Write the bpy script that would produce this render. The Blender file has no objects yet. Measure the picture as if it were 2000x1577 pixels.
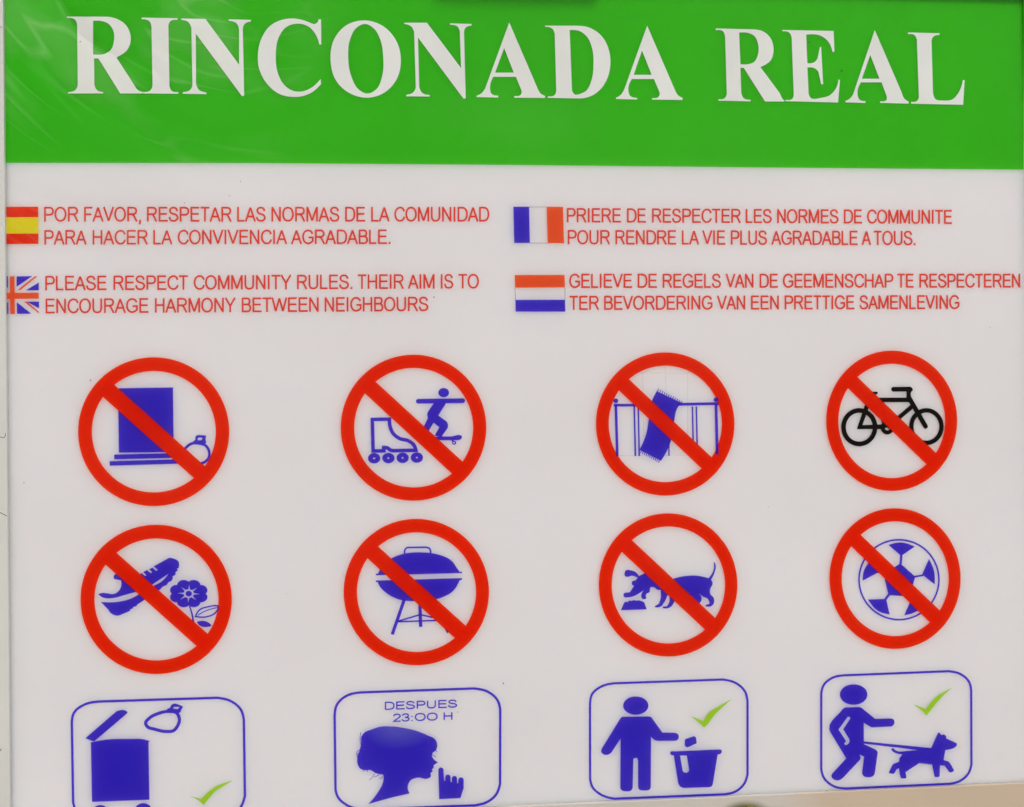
import bpy, math
from mathutils import Matrix, Vector
from mathutils.geometry import delaunay_2d_cdt

# ------------------------------------------------------------------ camera, sky, sun, exposure
scene = bpy.context.scene
CAM_POS = Vector((0.0, -1.72, 1.50))
F = 3000.0                                  # focal length for a 2000 wide frame
YAW, PITCH, ROLL = (math.radians(a) for a in (-7.22, 1.30, -0.75))
BASE = Matrix(((1, 0, 0), (0, 0, -1), (0, 1, 0)))
CAM_ROT = Matrix.Rotation(YAW, 3, 'Z') @ Matrix.Rotation(PITCH, 3, 'X') @ BASE @ Matrix.Rotation(ROLL, 3, 'Z')
cam_data = bpy.data.cameras.new("camera")
cam_data.sensor_width = 36.0
cam_data.lens = F / 2000.0 * 36.0
cam_data.clip_start = 0.05
cam_data.clip_end = 3000.0
cam = bpy.data.objects.new("camera", cam_data)
scene.collection.objects.link(cam)
cam.matrix_world = Matrix.Translation(CAM_POS) @ CAM_ROT.to_4x4()
scene.camera = cam

SUN_ELEV, SUN_AZ = math.radians(44), math.radians(165)    # azimuth from +Y, clockwise seen from above
world = bpy.data.worlds.new("World")
scene.world = world
world.use_nodes = True
nt = world.node_tree
sky = nt.nodes.new("ShaderNodeTexSky")
sky.sky_type = 'NISHITA'
sky.sun_disc = False
sky.sun_elevation = SUN_ELEV
sky.sun_rotation = SUN_AZ
sky.air_density = 1.0
sky.dust_density = 4.0
sky.ozone_density = 1.0
bg = nt.nodes["Background"]
bg.inputs["Strength"].default_value = 0.09
nt.links.new(sky.outputs[0], bg.inputs[0])
sun_data = bpy.data.lights.new("sun", 'SUN')
sun_data.energy = 1.15
sun_data.angle = math.radians(12)
sun_data.color = (1.0, 0.975, 0.94)
sun = bpy.data.objects.new("sun", sun_data)
scene.collection.objects.link(sun)
sd = Vector((math.sin(SUN_AZ) * math.cos(SUN_ELEV), math.cos(SUN_AZ) * math.cos(SUN_ELEV), math.sin(SUN_ELEV)))
sun.rotation_euler = (-sd).to_track_quat('-Z', 'Y').to_euler()
scene.view_settings.view_transform = 'Standard'
scene.view_settings.look = 'None'
scene.view_settings.exposure = 0.13
scene.view_settings.gamma = 1.0
scene.cycles.max_bounces = 6
scene.cycles.diffuse_bounces = 3
scene.cycles.use_adaptive_sampling = True
scene.cycles.adaptive_threshold = 0.03


# ------------------------------------------------------------------ sign face geometry: rectified from survey marks
def face(u, v):
    """survey mark (u, v) -> (x, z) on the vertical sign face y = 0"""
    d = CAM_ROT @ Vector(((u - 1000.0) / F, -(v - 788.5) / F, -1.0))
    k = -CAM_POS.y / d.y
    return CAM_POS.x + d.x * k, CAM_POS.z + d.z * k


# ------------------------------------------------------------------ materials
def film_relief():
    """slightly wrinkled glossy laminate: creases running in arcs over the upper left, faint waviness elsewhere"""
    g = bpy.data.node_groups.new("film_relief", 'ShaderNodeTree')
    g.interface.new_socket("Normal", in_out='OUTPUT', socket_type='NodeSocketVector')
    n, l = g.nodes, g.links
    out = n.new("NodeGroupOutput")
    geo = n.new("ShaderNodeNewGeometry")
    cx, cz = face(520, -260)
    sub = n.new("ShaderNodeVectorMath"); sub.operation = 'SUBTRACT'; sub.inputs[1].default_value = (cx, 0, cz)
    l.new(geo.outputs["Position"], sub.inputs[0])
    sep = n.new("ShaderNodeSeparateXYZ"); l.new(sub.outputs[0], sep.inputs[0])

    def m(op, a, b=None, c=None, clamp=False):
        q = n.new("ShaderNodeMath"); q.operation = op; q.use_clamp = clamp
        for i, s in enumerate((a, b, c)):
            if s is None: continue
            if isinstance(s, (int, float)): q.inputs[i].default_value = s
            else: l.new(s, q.inputs[i])
        return q.outputs[0]
    r = m('SQRT', m('ADD', m('MULTIPLY', sep.outputs[0], sep.outputs[0]), m('MULTIPLY', sep.outputs[2], sep.outputs[2])))
    th = m('ARCTAN2', sep.outputs[2], sep.outputs[0])
    cmb = n.new("ShaderNodeCombineXYZ")
    l.new(m('MULTIPLY', r, 11.0), cmb.inputs[0]); l.new(m('MULTIPLY', th, 1.3), cmb.inputs[1])
    noi = n.new("ShaderNodeTexNoise"); noi.inputs["Scale"].default_value = 1.0
    noi.inputs["Detail"].default_value = 2.5; noi.inputs["Roughness"].default_value = 0.55
    noi.inputs["Distortion"].default_value = 0.12
    l.new(cmb.outputs[0], noi.inputs["Vector"])
    ridge = m('ABSOLUTE', m('SUBTRACT', noi.outputs[0], 0.5))
    # creases are strongest near the upper left corner of the sheet and die out towards the right and below
    lx, lz = face(120, 20)
    sub2 = n.new("ShaderNodeVectorMath"); sub2.operation = 'SUBTRACT'; sub2.inputs[1].default_value = (lx, 0, lz)
    l.new(geo.outputs["Position"], sub2.inputs[0])
    ln = n.new("ShaderNodeVectorMath"); ln.operation = 'LENGTH'; l.new(sub2.outputs[0], ln.inputs[0])
    mask = m('MULTIPLY', m('SUBTRACT', 1.0, m('DIVIDE', ln.outputs["Value"], 0.30), clamp=True), 1.0)
    mask = m('POWER', mask, 0.7)
    crease = m('MULTIPLY', ridge, mask)
    wav = n.new("ShaderNodeTexNoise"); wav.inputs["Scale"].default_value = 3.2; wav.inputs["Detail"].default_value = 1.0
    l.new(geo.outputs["Position"], wav.inputs["Vector"])
    fine = n.new("ShaderNodeTexNoise"); fine.inputs["Scale"].default_value = 45.0; fine.inputs["Detail"].default_value = 2.0
    l.new(geo.outputs["Position"], fine.inputs["Vector"])
    h = m('ADD', m('MULTIPLY', crease, 0.010), m('ADD', m('MULTIPLY', wav.outputs[0], 0.006), m('MULTIPLY', fine.outputs[0], 0.00006)))
    b = n.new("ShaderNodeBump"); b.inputs["Strength"].default_value = 1.0; b.inputs["Distance"].default_value = 1.0
    l.new(h, b.inputs["Height"])
    l.new(b.outputs[0], out.inputs[0])
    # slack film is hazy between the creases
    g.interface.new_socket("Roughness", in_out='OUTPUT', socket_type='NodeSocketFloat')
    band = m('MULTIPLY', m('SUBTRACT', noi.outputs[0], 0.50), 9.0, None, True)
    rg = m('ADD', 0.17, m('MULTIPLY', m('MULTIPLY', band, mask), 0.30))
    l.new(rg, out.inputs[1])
    # film sheen painted in as pale colour; thin pale lines follow the folds
    g.interface.new_socket("PaintedSheen", in_out='OUTPUT', socket_type='NodeSocketFloat')
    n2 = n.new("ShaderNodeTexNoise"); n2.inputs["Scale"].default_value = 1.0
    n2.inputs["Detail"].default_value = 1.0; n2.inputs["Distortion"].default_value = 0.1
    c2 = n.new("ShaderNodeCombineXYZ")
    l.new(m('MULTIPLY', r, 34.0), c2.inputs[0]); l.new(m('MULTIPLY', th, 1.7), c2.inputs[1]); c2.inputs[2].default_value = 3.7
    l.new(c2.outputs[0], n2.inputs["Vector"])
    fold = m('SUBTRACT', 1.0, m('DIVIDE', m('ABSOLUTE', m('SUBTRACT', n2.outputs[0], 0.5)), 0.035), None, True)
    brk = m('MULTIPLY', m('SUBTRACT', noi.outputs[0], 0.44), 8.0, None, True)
    painted_sheen = m('MULTIPLY', m('ADD', m('MULTIPLY', band, 0.07), m('MULTIPLY', m('MULTIPLY', fold, brk), 0.11)), mask)
    # patches of reflection painted into the colour as soft pale ellipses
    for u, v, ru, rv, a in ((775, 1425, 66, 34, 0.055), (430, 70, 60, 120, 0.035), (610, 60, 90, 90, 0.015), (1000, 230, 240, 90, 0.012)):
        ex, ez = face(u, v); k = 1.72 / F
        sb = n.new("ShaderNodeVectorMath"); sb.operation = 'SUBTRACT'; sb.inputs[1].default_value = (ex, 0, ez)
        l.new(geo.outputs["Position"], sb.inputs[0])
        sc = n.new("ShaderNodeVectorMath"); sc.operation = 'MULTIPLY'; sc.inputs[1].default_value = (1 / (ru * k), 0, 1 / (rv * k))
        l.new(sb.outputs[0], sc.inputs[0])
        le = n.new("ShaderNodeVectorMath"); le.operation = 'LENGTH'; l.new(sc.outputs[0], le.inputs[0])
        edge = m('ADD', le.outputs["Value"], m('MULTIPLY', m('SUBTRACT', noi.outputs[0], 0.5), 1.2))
        painted_sheen = m('ADD', painted_sheen, m('MULTIPLY', m('MULTIPLY', m('SUBTRACT', 1.0, edge), 1.3, None, True), a))
    l.new(m('ADD', painted_sheen, m('MULTIPLY', m('SUBTRACT', wav.outputs[0], 0.45), 0.03, None, True)), out.inputs[2])
    return g


RELIEF = film_relief()


def mottle(nodes, links, col, amount, scale):
    """real-world unevenness of the ink or paint colour"""
    tc = nodes.new("ShaderNodeNewGeometry")
    no = nodes.new("ShaderNodeTexNoise"); no.inputs["Scale"].default_value = scale; no.inputs["Detail"].default_value = 4.0
    links.new(tc.outputs["Position"], no.inputs["Vector"])
    mr = nodes.new("ShaderNodeMapRange")
    mr.inputs["From Min"].default_value = 0.3; mr.inputs["From Max"].default_value = 0.7
    mr.inputs["To Min"].default_value = 1 - amount; mr.inputs["To Max"].default_value = 1 + amount
    links.new(no.outputs[0], mr.inputs["Value"])
    vm = nodes.new("ShaderNodeVectorMath"); vm.operation = 'SCALE'
    vm.inputs[0].default_value = col
    links.new(mr.outputs[0], vm.inputs["Scale"])
    return vm.outputs[0]


def add_painted_sheen(n, l, g, src, out):  # mixes the painted film sheen into the ink as pale colour
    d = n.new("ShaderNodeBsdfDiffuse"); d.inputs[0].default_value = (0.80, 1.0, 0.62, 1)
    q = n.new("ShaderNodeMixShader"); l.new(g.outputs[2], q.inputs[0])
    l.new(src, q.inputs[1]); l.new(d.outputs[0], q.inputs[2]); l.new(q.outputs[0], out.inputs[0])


def ink(name, col, through, tint):
    """translucent printed film: part of the light goes through it into the white acrylic behind"""
    mt = bpy.data.materials.new(name); mt.use_nodes = True
    n, l = mt.node_tree.nodes, mt.node_tree.links
    p = n["Principled BSDF"]; out = n["Material Output"]
    l.new(mottle(n, l, col, 0.05, 9.0), p.inputs["Base Color"])
    p.inputs["Roughness"].default_value = 0.16
    g = n.new("ShaderNodeGroup"); g.node_tree = RELIEF
    l.new(g.outputs[0], p.inputs["Normal"]); l.new(g.outputs[1], p.inputs["Roughness"])
    p.inputs["Specular IOR Level"].default_value = 0.22
    if name == "black_ink": p.inputs["Specular IOR Level"].default_value = 0.12
    elif through == 0:
        add_painted_sheen(n, l, g, p.outputs[0], out)
    if through > 0:
        t = n.new("ShaderNodeBsdfTransparent"); t.inputs[0].default_value = (*tint, 1)
        mx = n.new("ShaderNodeMixShader"); mx.inputs[0].default_value = through
        l.new(p.outputs[0], mx.inputs[1]); l.new(t.outputs[0], mx.inputs[2]); add_painted_sheen(n, l, g, mx.outputs[0], out)
    return mt


def acrylic():
    mt = bpy.data.materials.new("white_acrylic"); mt.use_nodes = True
    n, l = mt.node_tree.nodes, mt.node_tree.links
    p = n["Principled BSDF"]
    l.new(mottle(n, l, (0.81, 0.805, 0.825), 0.02, 4.0), p.inputs["Base Color"])
    p.subsurface_method = 'RANDOM_WALK' if hasattr(p, "subsurface_method") else None
    p.inputs["Subsurface Weight"].default_value = 1.0
    p.inputs["Subsurface Radius"].default_value = (1.0, 0.85, 0.8)
    p.inputs["Subsurface Scale"].default_value = 0.03
    p.inputs["Roughness"].default_value = 0.16
    g = n.new("ShaderNodeGroup"); g.node_tree = RELIEF
    l.new(g.outputs[0], p.inputs["Normal"]); l.new(g.outputs[1], p.inputs["Roughness"])
    p.inputs["Specular IOR Level"].default_value = 0.22
    return mt


def simple(name, col, rough, metal=0.0, bump=0.0, scale=60.0, stretch=(1, 1, 1), amount=0.06):
    mt = bpy.data.materials.new(name); mt.use_nodes = True
    n, l = mt.node_tree.nodes, mt.node_tree.links
    p = n["Principled BSDF"]
    l.new(mottle(n, l, col, amount, 5.0), p.inputs["Base Color"])
    p.inputs["Roughness"].default_value = rough
    p.inputs["Metallic"].default_value = metal
    if bump:
        geo = n.new("ShaderNodeNewGeometry")
        mp = n.new("ShaderNodeMapping"); mp.inputs["Scale"].default_value = stretch
        l.new(geo.outputs["Position"], mp.inputs[0])
        no = n.new("ShaderNodeTexNoise"); no.inputs["Scale"].default_value = scale; no.inputs["Detail"].default_value = 5
        l.new(mp.outputs[0], no.inputs["Vector"])
        b = n.new("ShaderNodeBump"); b.inputs["Strength"].default_value = 1.0; b.inputs["Distance"].default_value = bump
        l.new(no.outputs[0], b.inputs["Height"]); l.new(b.outputs[0], p.inputs["Normal"])
    return mt


M_BOARD = acrylic()
M_GREEN = ink("green_ink", (0.046, 0.54, 0.008), 0.5, (0.19, 0.88, 0.07))
M_LETTER = ink("white_film", (0.75, 0.79, 0.77), 0.0, (1, 1, 1))
M_RED = ink("red_ink", (0.95, 0.010, 0.0), 0.65, (1.0, 0.12, 0.02))
M_TEXT = ink("text_red_ink", (0.76, 0.034, 0.014), 0.55, (0.95, 0.17, 0.13))
M_ORANGE = ink("orange_red_ink", (0.95, 0.085, 0.018), 0.5, (1.0, 0.30, 0.12))
M_YELLOW = ink("yellow_ink", (0.88, 0.80, 0.006), 0.45, (1.0, 0.92, 0.12))
M_BLUE = ink("blue_ink", (0.036, 0.020, 0.60), 0.6, (0.20, 0.13, 0.85))
M_BLACK = ink("black_ink", (0.004, 0.004, 0.004), 0.0, (0.1, 0.1, 0.1))
M_LIME = ink("lime_ink", (0.34, 0.66, 0.005), 0.3, (0.6, 0.9, 0.2))
M_GREY = ink("grey_ink", (0.30, 0.30, 0.32), 0.5, (0.7, 0.7, 0.7))
M_FAINT = ink("faint_grey_ink", (0.56, 0.55, 0.55), 0.7, (0.95, 0.95, 0.95))
M_ALU = simple("painted_aluminium", (0.68, 0.70, 0.67), 0.30, 0.0, 0.00012, 40.0, (1, 1, 1), 0.05)
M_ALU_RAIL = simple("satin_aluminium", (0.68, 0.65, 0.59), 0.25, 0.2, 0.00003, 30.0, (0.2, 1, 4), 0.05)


def paint_reflections(mt):
    """the bottom rail: grey-beige towards the left, warmer tan to the right, an olive blotch in between; reflections painted into the colour"""
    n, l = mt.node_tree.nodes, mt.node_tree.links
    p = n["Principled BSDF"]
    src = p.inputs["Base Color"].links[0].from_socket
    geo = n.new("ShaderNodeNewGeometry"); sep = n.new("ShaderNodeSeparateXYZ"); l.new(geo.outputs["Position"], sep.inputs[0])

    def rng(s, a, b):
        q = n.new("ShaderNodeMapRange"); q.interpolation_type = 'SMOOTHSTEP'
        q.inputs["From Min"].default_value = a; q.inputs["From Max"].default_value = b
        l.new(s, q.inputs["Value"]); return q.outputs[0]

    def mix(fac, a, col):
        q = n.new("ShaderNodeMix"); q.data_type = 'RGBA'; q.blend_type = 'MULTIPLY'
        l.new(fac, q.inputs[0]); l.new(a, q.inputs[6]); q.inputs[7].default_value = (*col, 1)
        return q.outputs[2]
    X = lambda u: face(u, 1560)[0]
    c = mix(rng(sep.outputs[0], X(1500), X(1640)), src, (1.0, 0.86, 0.72))  # warm reflection tint painted into the right part of the rail
    # blotches of painted reflection: distance in an ellipse
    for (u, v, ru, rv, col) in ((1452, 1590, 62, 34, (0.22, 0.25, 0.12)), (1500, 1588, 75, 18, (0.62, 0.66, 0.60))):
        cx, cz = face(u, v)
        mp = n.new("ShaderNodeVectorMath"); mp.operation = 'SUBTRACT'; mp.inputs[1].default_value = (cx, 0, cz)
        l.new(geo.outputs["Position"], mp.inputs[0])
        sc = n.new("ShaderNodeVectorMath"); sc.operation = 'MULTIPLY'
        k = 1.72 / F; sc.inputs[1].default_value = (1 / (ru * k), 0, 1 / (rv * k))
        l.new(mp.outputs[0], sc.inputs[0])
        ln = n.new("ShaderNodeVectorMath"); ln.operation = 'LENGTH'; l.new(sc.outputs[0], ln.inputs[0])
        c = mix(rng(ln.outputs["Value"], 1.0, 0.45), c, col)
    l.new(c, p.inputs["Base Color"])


paint_reflections(M_ALU_RAIL)
M_RUBBER = simple("dark_gasket", (0.03, 0.03, 0.03), 0.6)
M_BRASS = simple("aged_brass", (0.34, 0.30, 0.06), 0.35, 1.0)
M_DARKM = simple("shade_block_dark_olive", (0.035, 0.045, 0.025), 0.35)
M_DIRT = simple("dirt", (0.05, 0.045, 0.035), 0.8)
M_GROUND = simple("sandy_paving", (0.30, 0.26, 0.21), 0.85, 0.0, 0.004, 25.0, (1, 1, 1), 0.18)


# ------------------------------------------------------------------ 2D drawing helpers
def S(txt, o=(0, 0, 1.0), step=5):
    """'x,y ~x,y ...' (~ = smooth point) read off at origin o and scale -> closed polyline"""
    return path(txt, o, True, step)


def path(txt, o=(0, 0, 1.0), closed=False, step=5):
    pts, sm = [], []
    for w in txt.split():
        s = w[0] == '~'
        x, y = w.lstrip('~').split(',')
        pts.append((o[0] + float(x) * o[2], o[1] + float(y) * o[2])); sm.append(s)
    return spline(pts, sm, closed, step)


def spline(pts, sm, closed, step=5):
    n = len(pts)

    def tang(i):
        if not sm[i] or (not closed and i in (0, n - 1)):
            return None
        a, b = pts[(i - 1) % n], pts[(i + 1) % n]
        p = pts[i]
        la = math.dist(a, p) or 1e-6; lb = math.dist(b, p) or 1e-6
        # next to a long straight run keep the run straight
        ca = (not sm[(i - 1) % n]) or not closed and i == 1
        cb = (not sm[(i + 1) % n]) or not closed and i == n - 2
        if ca and la > 1.6 * lb: return (p[0] - a[0]) / la, (p[1] - a[1]) / la
        if cb and lb > 1.6 * la: return (b[0] - p[0]) / lb, (b[1] - p[1]) / lb
        if not ca and not cb:
            if la > 3.0 * lb: return (p[0] - a[0]) / la, (p[1] - a[1]) / la
            if lb > 3.0 * la: return (b[0] - p[0]) / lb, (b[1] - p[1]) / lb
        tx = (p[0] - a[0]) / la * lb + (b[0] - p[0]) / lb * la
        ty = (p[1] - a[1]) / la * lb + (b[1] - p[1]) / lb * la
        L = math.hypot(tx, ty) or 1e-6
        return tx / L, ty / L
    T = [tang(i) for i in range(n)]
    out = []
    for i in range(n if closed else n - 1):
        j = (i + 1) % n
        p, q = pts[i], pts[j]
        out.append(p)
        if T[i] is None and T[j] is None: continue
        L = math.dist(p, q)
        ch = (q[0] - p[0], q[1] - p[1])
        if T[i] is not None: m0 = (T[i][0] * L, T[i][1] * L)
        if T[j] is not None: m1 = (T[j][0] * L, T[j][1] * L)
        if T[i] is None: m0 = (1.5 * ch[0] - .5 * m1[0], 1.5 * ch[1] - .5 * m1[1])
        if T[j] is None: m1 = (1.5 * ch[0] - .5 * m0[0], 1.5 * ch[1] - .5 * m0[1])
        for k in range(1, step):
            t = k / step; t2, t3 = t * t, t * t * t
            h = (2 * t3 - 3 * t2 + 1, t3 - 2 * t2 + t, -2 * t3 + 3 * t2, t3 - t2)
            out.append(tuple(h[0] * p[c] + h[1] * m0[c] + h[2] * q[c] + h[3] * m1[c] for c in (0, 1)))
    if not closed: out.append(pts[-1])
    return out


def ell(cx, cy, rx, ry, n=48, rot=0.0):
    c, s = math.cos(rot), math.sin(rot)
    return [(cx + rx * math.cos(a) * c - ry * math.sin(a) * s, cy + rx * math.cos(a) * s + ry * math.sin(a) * c)
            for a in (2 * math.pi * k / n for k in range(n))]


def ribbon(pts, w, closed=False, cap='butt', miter=2.5):
    """stroke outline -> list of contours (even-odd)"""
    h = w / 2
    q = [pts[0]]
    for p in pts[1:]:
        if math.dist(p, q[-1]) > 1e-6: q.append(p)
    if closed and math.dist(q[0], q[-1]) < 1e-6: q.pop()
    n = len(q); Lf, Rt = [], []
    for i in range(n):
        p = q[i]
        a = q[i - 1] if (i or closed) else None
        b = q[(i + 1) % n] if (i < n - 1 or closed) else None
        d1 = ((p[0] - a[0]) / math.dist(a, p), (p[1] - a[1]) / math.dist(a, p)) if a else None
        d2 = ((b[0] - p[0]) / math.dist(b, p), (b[1] - p[1]) / math.dist(b, p)) if b else None
        if d1 is None: d1 = d2
        if d2 is None: d2 = d1
        nx, ny = -(d1[1] + d2[1]), d1[0] + d2[0]
        L = math.hypot(nx, ny) or 1e-6
        nx, ny = nx / L, ny / L
        c = max(nx * -d1[1] + ny * d1[0], 1.0 / miter)
        Lf.append((p[0] + nx * h / c, p[1] + ny * h / c)); Rt.append((p[0] - nx * h / c, p[1] - ny * h / c))
    if closed: return [Lf, Rt]
    end, start = [], []
    if cap == 'round':
        for lst, p, u, sgn in ((end, q[-1], Lf[-1], -1), (start, q[0], Rt[0], -1)):
            a0 = math.atan2(u[1] - p[1], u[0] - p[0])
            for k in range(1, 8):
                a = a0 + sgn * math.pi * k / 8
                lst.append((p[0] + h * math.cos(a), p[1] + h * math.sin(a)))
    return [Lf + end + Rt[::-1] + start]


def inside(poly, x, y, winding):
    w = 0; c = False
    n = len(poly)
    x1, y1 = poly[-1]
    for x2, y2 in poly:
        if (y1 > y) != (y2 > y):
            xi = (x2 - x1) * (y - y1) / (y2 - y1) + x1
            if x < xi:
                c = not c; w += 1 if y2 > y1 else -1
        x1, y1 = x2, y2
    return (w != 0) if winding else c


def fill(shapes):
    """shapes: list of (sign, [contours]); later ones win -> (verts2d, triangles)"""
    V, Ed, polys = [], [], []
    for sg, cs in shapes:
        bb = []
        for c in cs:
            k = len(V); V += [Vector(p) for p in c]
            Ed += [(k + i, k + (i + 1) % len(c)) for i in range(len(c))]
            bb.append((min(p[0] for p in c), max(p[0] for p in c), min(p[1] for p in c), max(p[1] for p in c)))
        polys.append((sg, cs, bb))
    v, _, f, _, _, _ = delaunay_2d_cdt(V, Ed, [], 0, 1e-4, False)
    tris = []
    for t in f:
        x = sum(v[i][0] for i in t) / len(t); y = sum(v[i][1] for i in t) / len(t)
        on = False
        for sg, cs, bb in polys:
            hit = False
            for c, b in zip(cs, bb):
                if b[0] <= x <= b[1] and b[2] <= y <= b[3] and inside(c, x, y, len(cs) == 1):
                    hit = not hit
            if hit: on = sg > 0
        if on: tris.append(tuple(t))
    used = sorted({i for t in tris for i in t}); re = {i: k for k, i in enumerate(used)}
    return [tuple(v[i]) for i in used], [tuple(re[i] for i in t) for t in tris]


def link(name, me, parent=None, mat=None, label=None, kind=None):
    o = bpy.data.objects.new(name, me); scene.collection.objects.link(o)
    if mat: me.materials.append(mat)
    if parent: o.parent = parent
    if label: o['label'] = label
    if kind: o['kind'] = kind
    return o


LAYER = {}


def printed(name, shapes, mat, parent, lift=0.3, label=None, kind=None, thick=0.12):
    """thin printed film lying on the sign face: lift in mm in front of it"""
    shapes = [(s[0], s[1]) if isinstance(s[0], int) else (1, s) for s in shapes]
    v, t = fill(shapes)
    fx = [face(*p) for p in v]
    me = bpy.data.meshes.new(name)
    ox = sum(p[0] for p in fx) / len(fx); oz = sum(p[1] for p in fx) / len(fx)
    # films printed one over another never share a plane
    LAYER[parent.name] = LAYER.get(parent.name, 0) + 1
    y = -(lift + (0.012 * LAYER[parent.name] if parent is not board else 0.0)) / 1000
    verts = [(p[0] - ox, 0, p[1] - oz) for p in fx]
    faces = []
    for a, b, c in t:
        A, B, C = verts[a], verts[b], verts[c]
        area = (B[0] - A[0]) * (C[2] - A[2]) - (B[2] - A[2]) * (C[0] - A[0])
        if abs(area) < 1e-13: continue
        faces.append((a, b, c) if area > 0 else (a, c, b))     # normal towards -y
    me.from_pydata(verts, [], faces)
    o = link(name, me, parent, mat, label, kind)
    wl = Vector((ox, y, oz))
    pr = parent; off = Vector((0, 0, 0))
    while pr: off += pr.location; pr = pr.parent
    o.location = wl - off
    return o


def prism(name, prof, mat, parent, y0, y1, bevel=0.0, label=None):
    """solid with outline prof [(x,z)] between depths y0 (front) and y1 (back); front edge chamfered"""
    ox = sum(p[0] for p in prof) / len(prof); oz = sum(p[1] for p in prof) / len(prof)
    ar = sum(prof[i - 1][0] * prof[i][1] - prof[i][0] * prof[i - 1][1] for i in range(len(prof)))
    if ar < 0: prof = prof[::-1]
    n = len(prof); P = [(x - ox, z - oz) for x, z in prof]
    rings = []
    if bevel:
        inner = []
        for i in range(n):
            a, p, b = P[i - 1], P[i], P[(i + 1) % n]
            la, lb = math.dist(a, p), math.dist(b, p)
            n1 = (-(p[1] - a[1]) / la, (p[0] - a[0]) / la); n2 = (-(b[1] - p[1]) / lb, (b[0] - p[0]) / lb)
            mx, mz = n1[0] + n2[0], n1[1] + n2[1]; L = math.hypot(mx, mz); mx /= L; mz /= L
            c = max(.3, mx * n1[0] + mz * n1[1])
            inner.append((p[0] + mx * bevel / c, p[1] + mz * bevel / c))
        rings = [(inner, y0), (P, y0 + bevel), (P, y1)]
    else: rings = [(P, y0), (P, y1)]
    V, Fc = [], []
    for pr, y in rings: V += [(x, y, z) for x, z in pr]
    Fc.append(tuple(range(n)))
    for r in range(len(rings) - 1):
        for i in range(n):
            j = (i + 1) % n
            Fc.append((r * n + i, (r + 1) * n + i, (r + 1) * n + j, r * n + j))
    Fc.append(tuple((len(rings) - 1) * n + i for i in range(n))[::-1])
    me = bpy.data.meshes.new(name); me.from_pydata(V, [], Fc)
    o = link(name, me, parent, mat, label)
    pl = parent.location if parent else Vector((0, 0, 0))
    o.location = Vector((ox, 0, oz)) - pl
    return o


# ------------------------------------------------------------------ setting
me = bpy.data.meshes.new("ground")
me.from_pydata([(-900, -900, 0), (900, -900, 0), (900, 900, 0), (-900, 900, 0)], [], [(0, 1, 2, 3)])
link("ground", me, None, M_GROUND, None, "structure")

# ------------------------------------------------------------------ the notice board: panel, frame, posts
board = bpy.data.objects.new("notice_board", None)
scene.collection.objects.link(board)
board['label'] = "white framed community notice board with green title band, red texts and prohibition pictograms"
board['category'] = "notice board"
bx, bz = face(1000, 1000)
board.location = (bx, 0.02, 0.0)

TL, BL, BR, TR = (4, -16), (18, 1600), (2012, 1534), (2003, -16)
print("corners", [face(*p) for p in (TL, BL, BR, TR)])
L0, L1 = face(9.0, 0), face(22.5, 1577)
R0 = face(1998.5, 0)
B0, B1 = face(960, 1575), face(2000, 1527.5)


def lerp_edge(p, q, z):                        # x on the edge line at height z
    return p[0] + (q[0] - p[0]) * (z - p[1]) / (q[1] - p[1])


def bot(x): return B0[1] + (B1[1] - B0[1]) * (x - B0[0]) / (B1[0] - B0[0])


ZT = face(1000, -28)[1]
ZTOP = ZT + 0.05
XR = R0[0]
xl_t, xl_b = lerp_edge(L0, L1, ZTOP), lerp_edge(L0, L1, B0[1] - 0.08)
bpl = bot(L1[0])
prism("face_panel", [(xl_t - .004, ZT + .01), (xl_b - .004, bpl - .012), (XR + .008, bot(XR) - .012), (XR + .008, ZT + .01)],
      M_BOARD, board, 0.0, 0.024)
prism("back_plate", [(xl_t - .03, ZTOP), (xl_b - .03, bpl - .03), (XR + .04, bot(XR) - .03), (XR + .04, ZTOP)], M_ALU, board, 0.0245, 0.0335)
DL = -0.009
prism("frame_rail", [(xl_t - .045, ZTOP), (xl_b - .045, bpl - .06), (xl_b, bpl - .06), (xl_t, ZTOP)], M_ALU, board, DL, 0.035, 0.0008,
      "pale left rail with hairline scratches")
xb0 = lerp_edge(L0, L1, bpl)
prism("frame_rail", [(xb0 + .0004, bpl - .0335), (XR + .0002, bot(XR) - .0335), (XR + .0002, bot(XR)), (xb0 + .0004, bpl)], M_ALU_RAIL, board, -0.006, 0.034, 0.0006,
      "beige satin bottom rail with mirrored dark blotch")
prism("frame_rail", [(XR, ZTOP), (XR, bot(XR) - .06), (XR + .045, bot(XR) - .06), (XR + .045, ZTOP)], M_ALU, board, DL, 0.035, 0.0008)
prism("frame_rail", [(xl_t + .0004, ZTOP), (XR - .0004, ZTOP), (XR - .0004, ZT), (xl_t + .0004, ZT)], M_ALU, board, DL, 0.034, 0.0008)
hx0, hx1 = face(850, 0)[0], face(1190, 0)[0]
prism("shade_block", [(hx0, ZT + .03), (hx1, ZT + .03), (hx1 - .01, ZT + .0095), (hx0 + .01, ZT + .0095)], M_DARKM, board, -0.034, DL - .0003, 0.002)  # made-up block over the frame, added to darken the band's top edge
for x in (xl_t - .02, XR + .02):
    prism("post", [(x - .025, 0), (x + .025, 0), (x + .025, ZTOP + .05), (x - .025, ZTOP + .05)], M_ALU, board, 0.0355, 0.085, 0.001)

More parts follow.
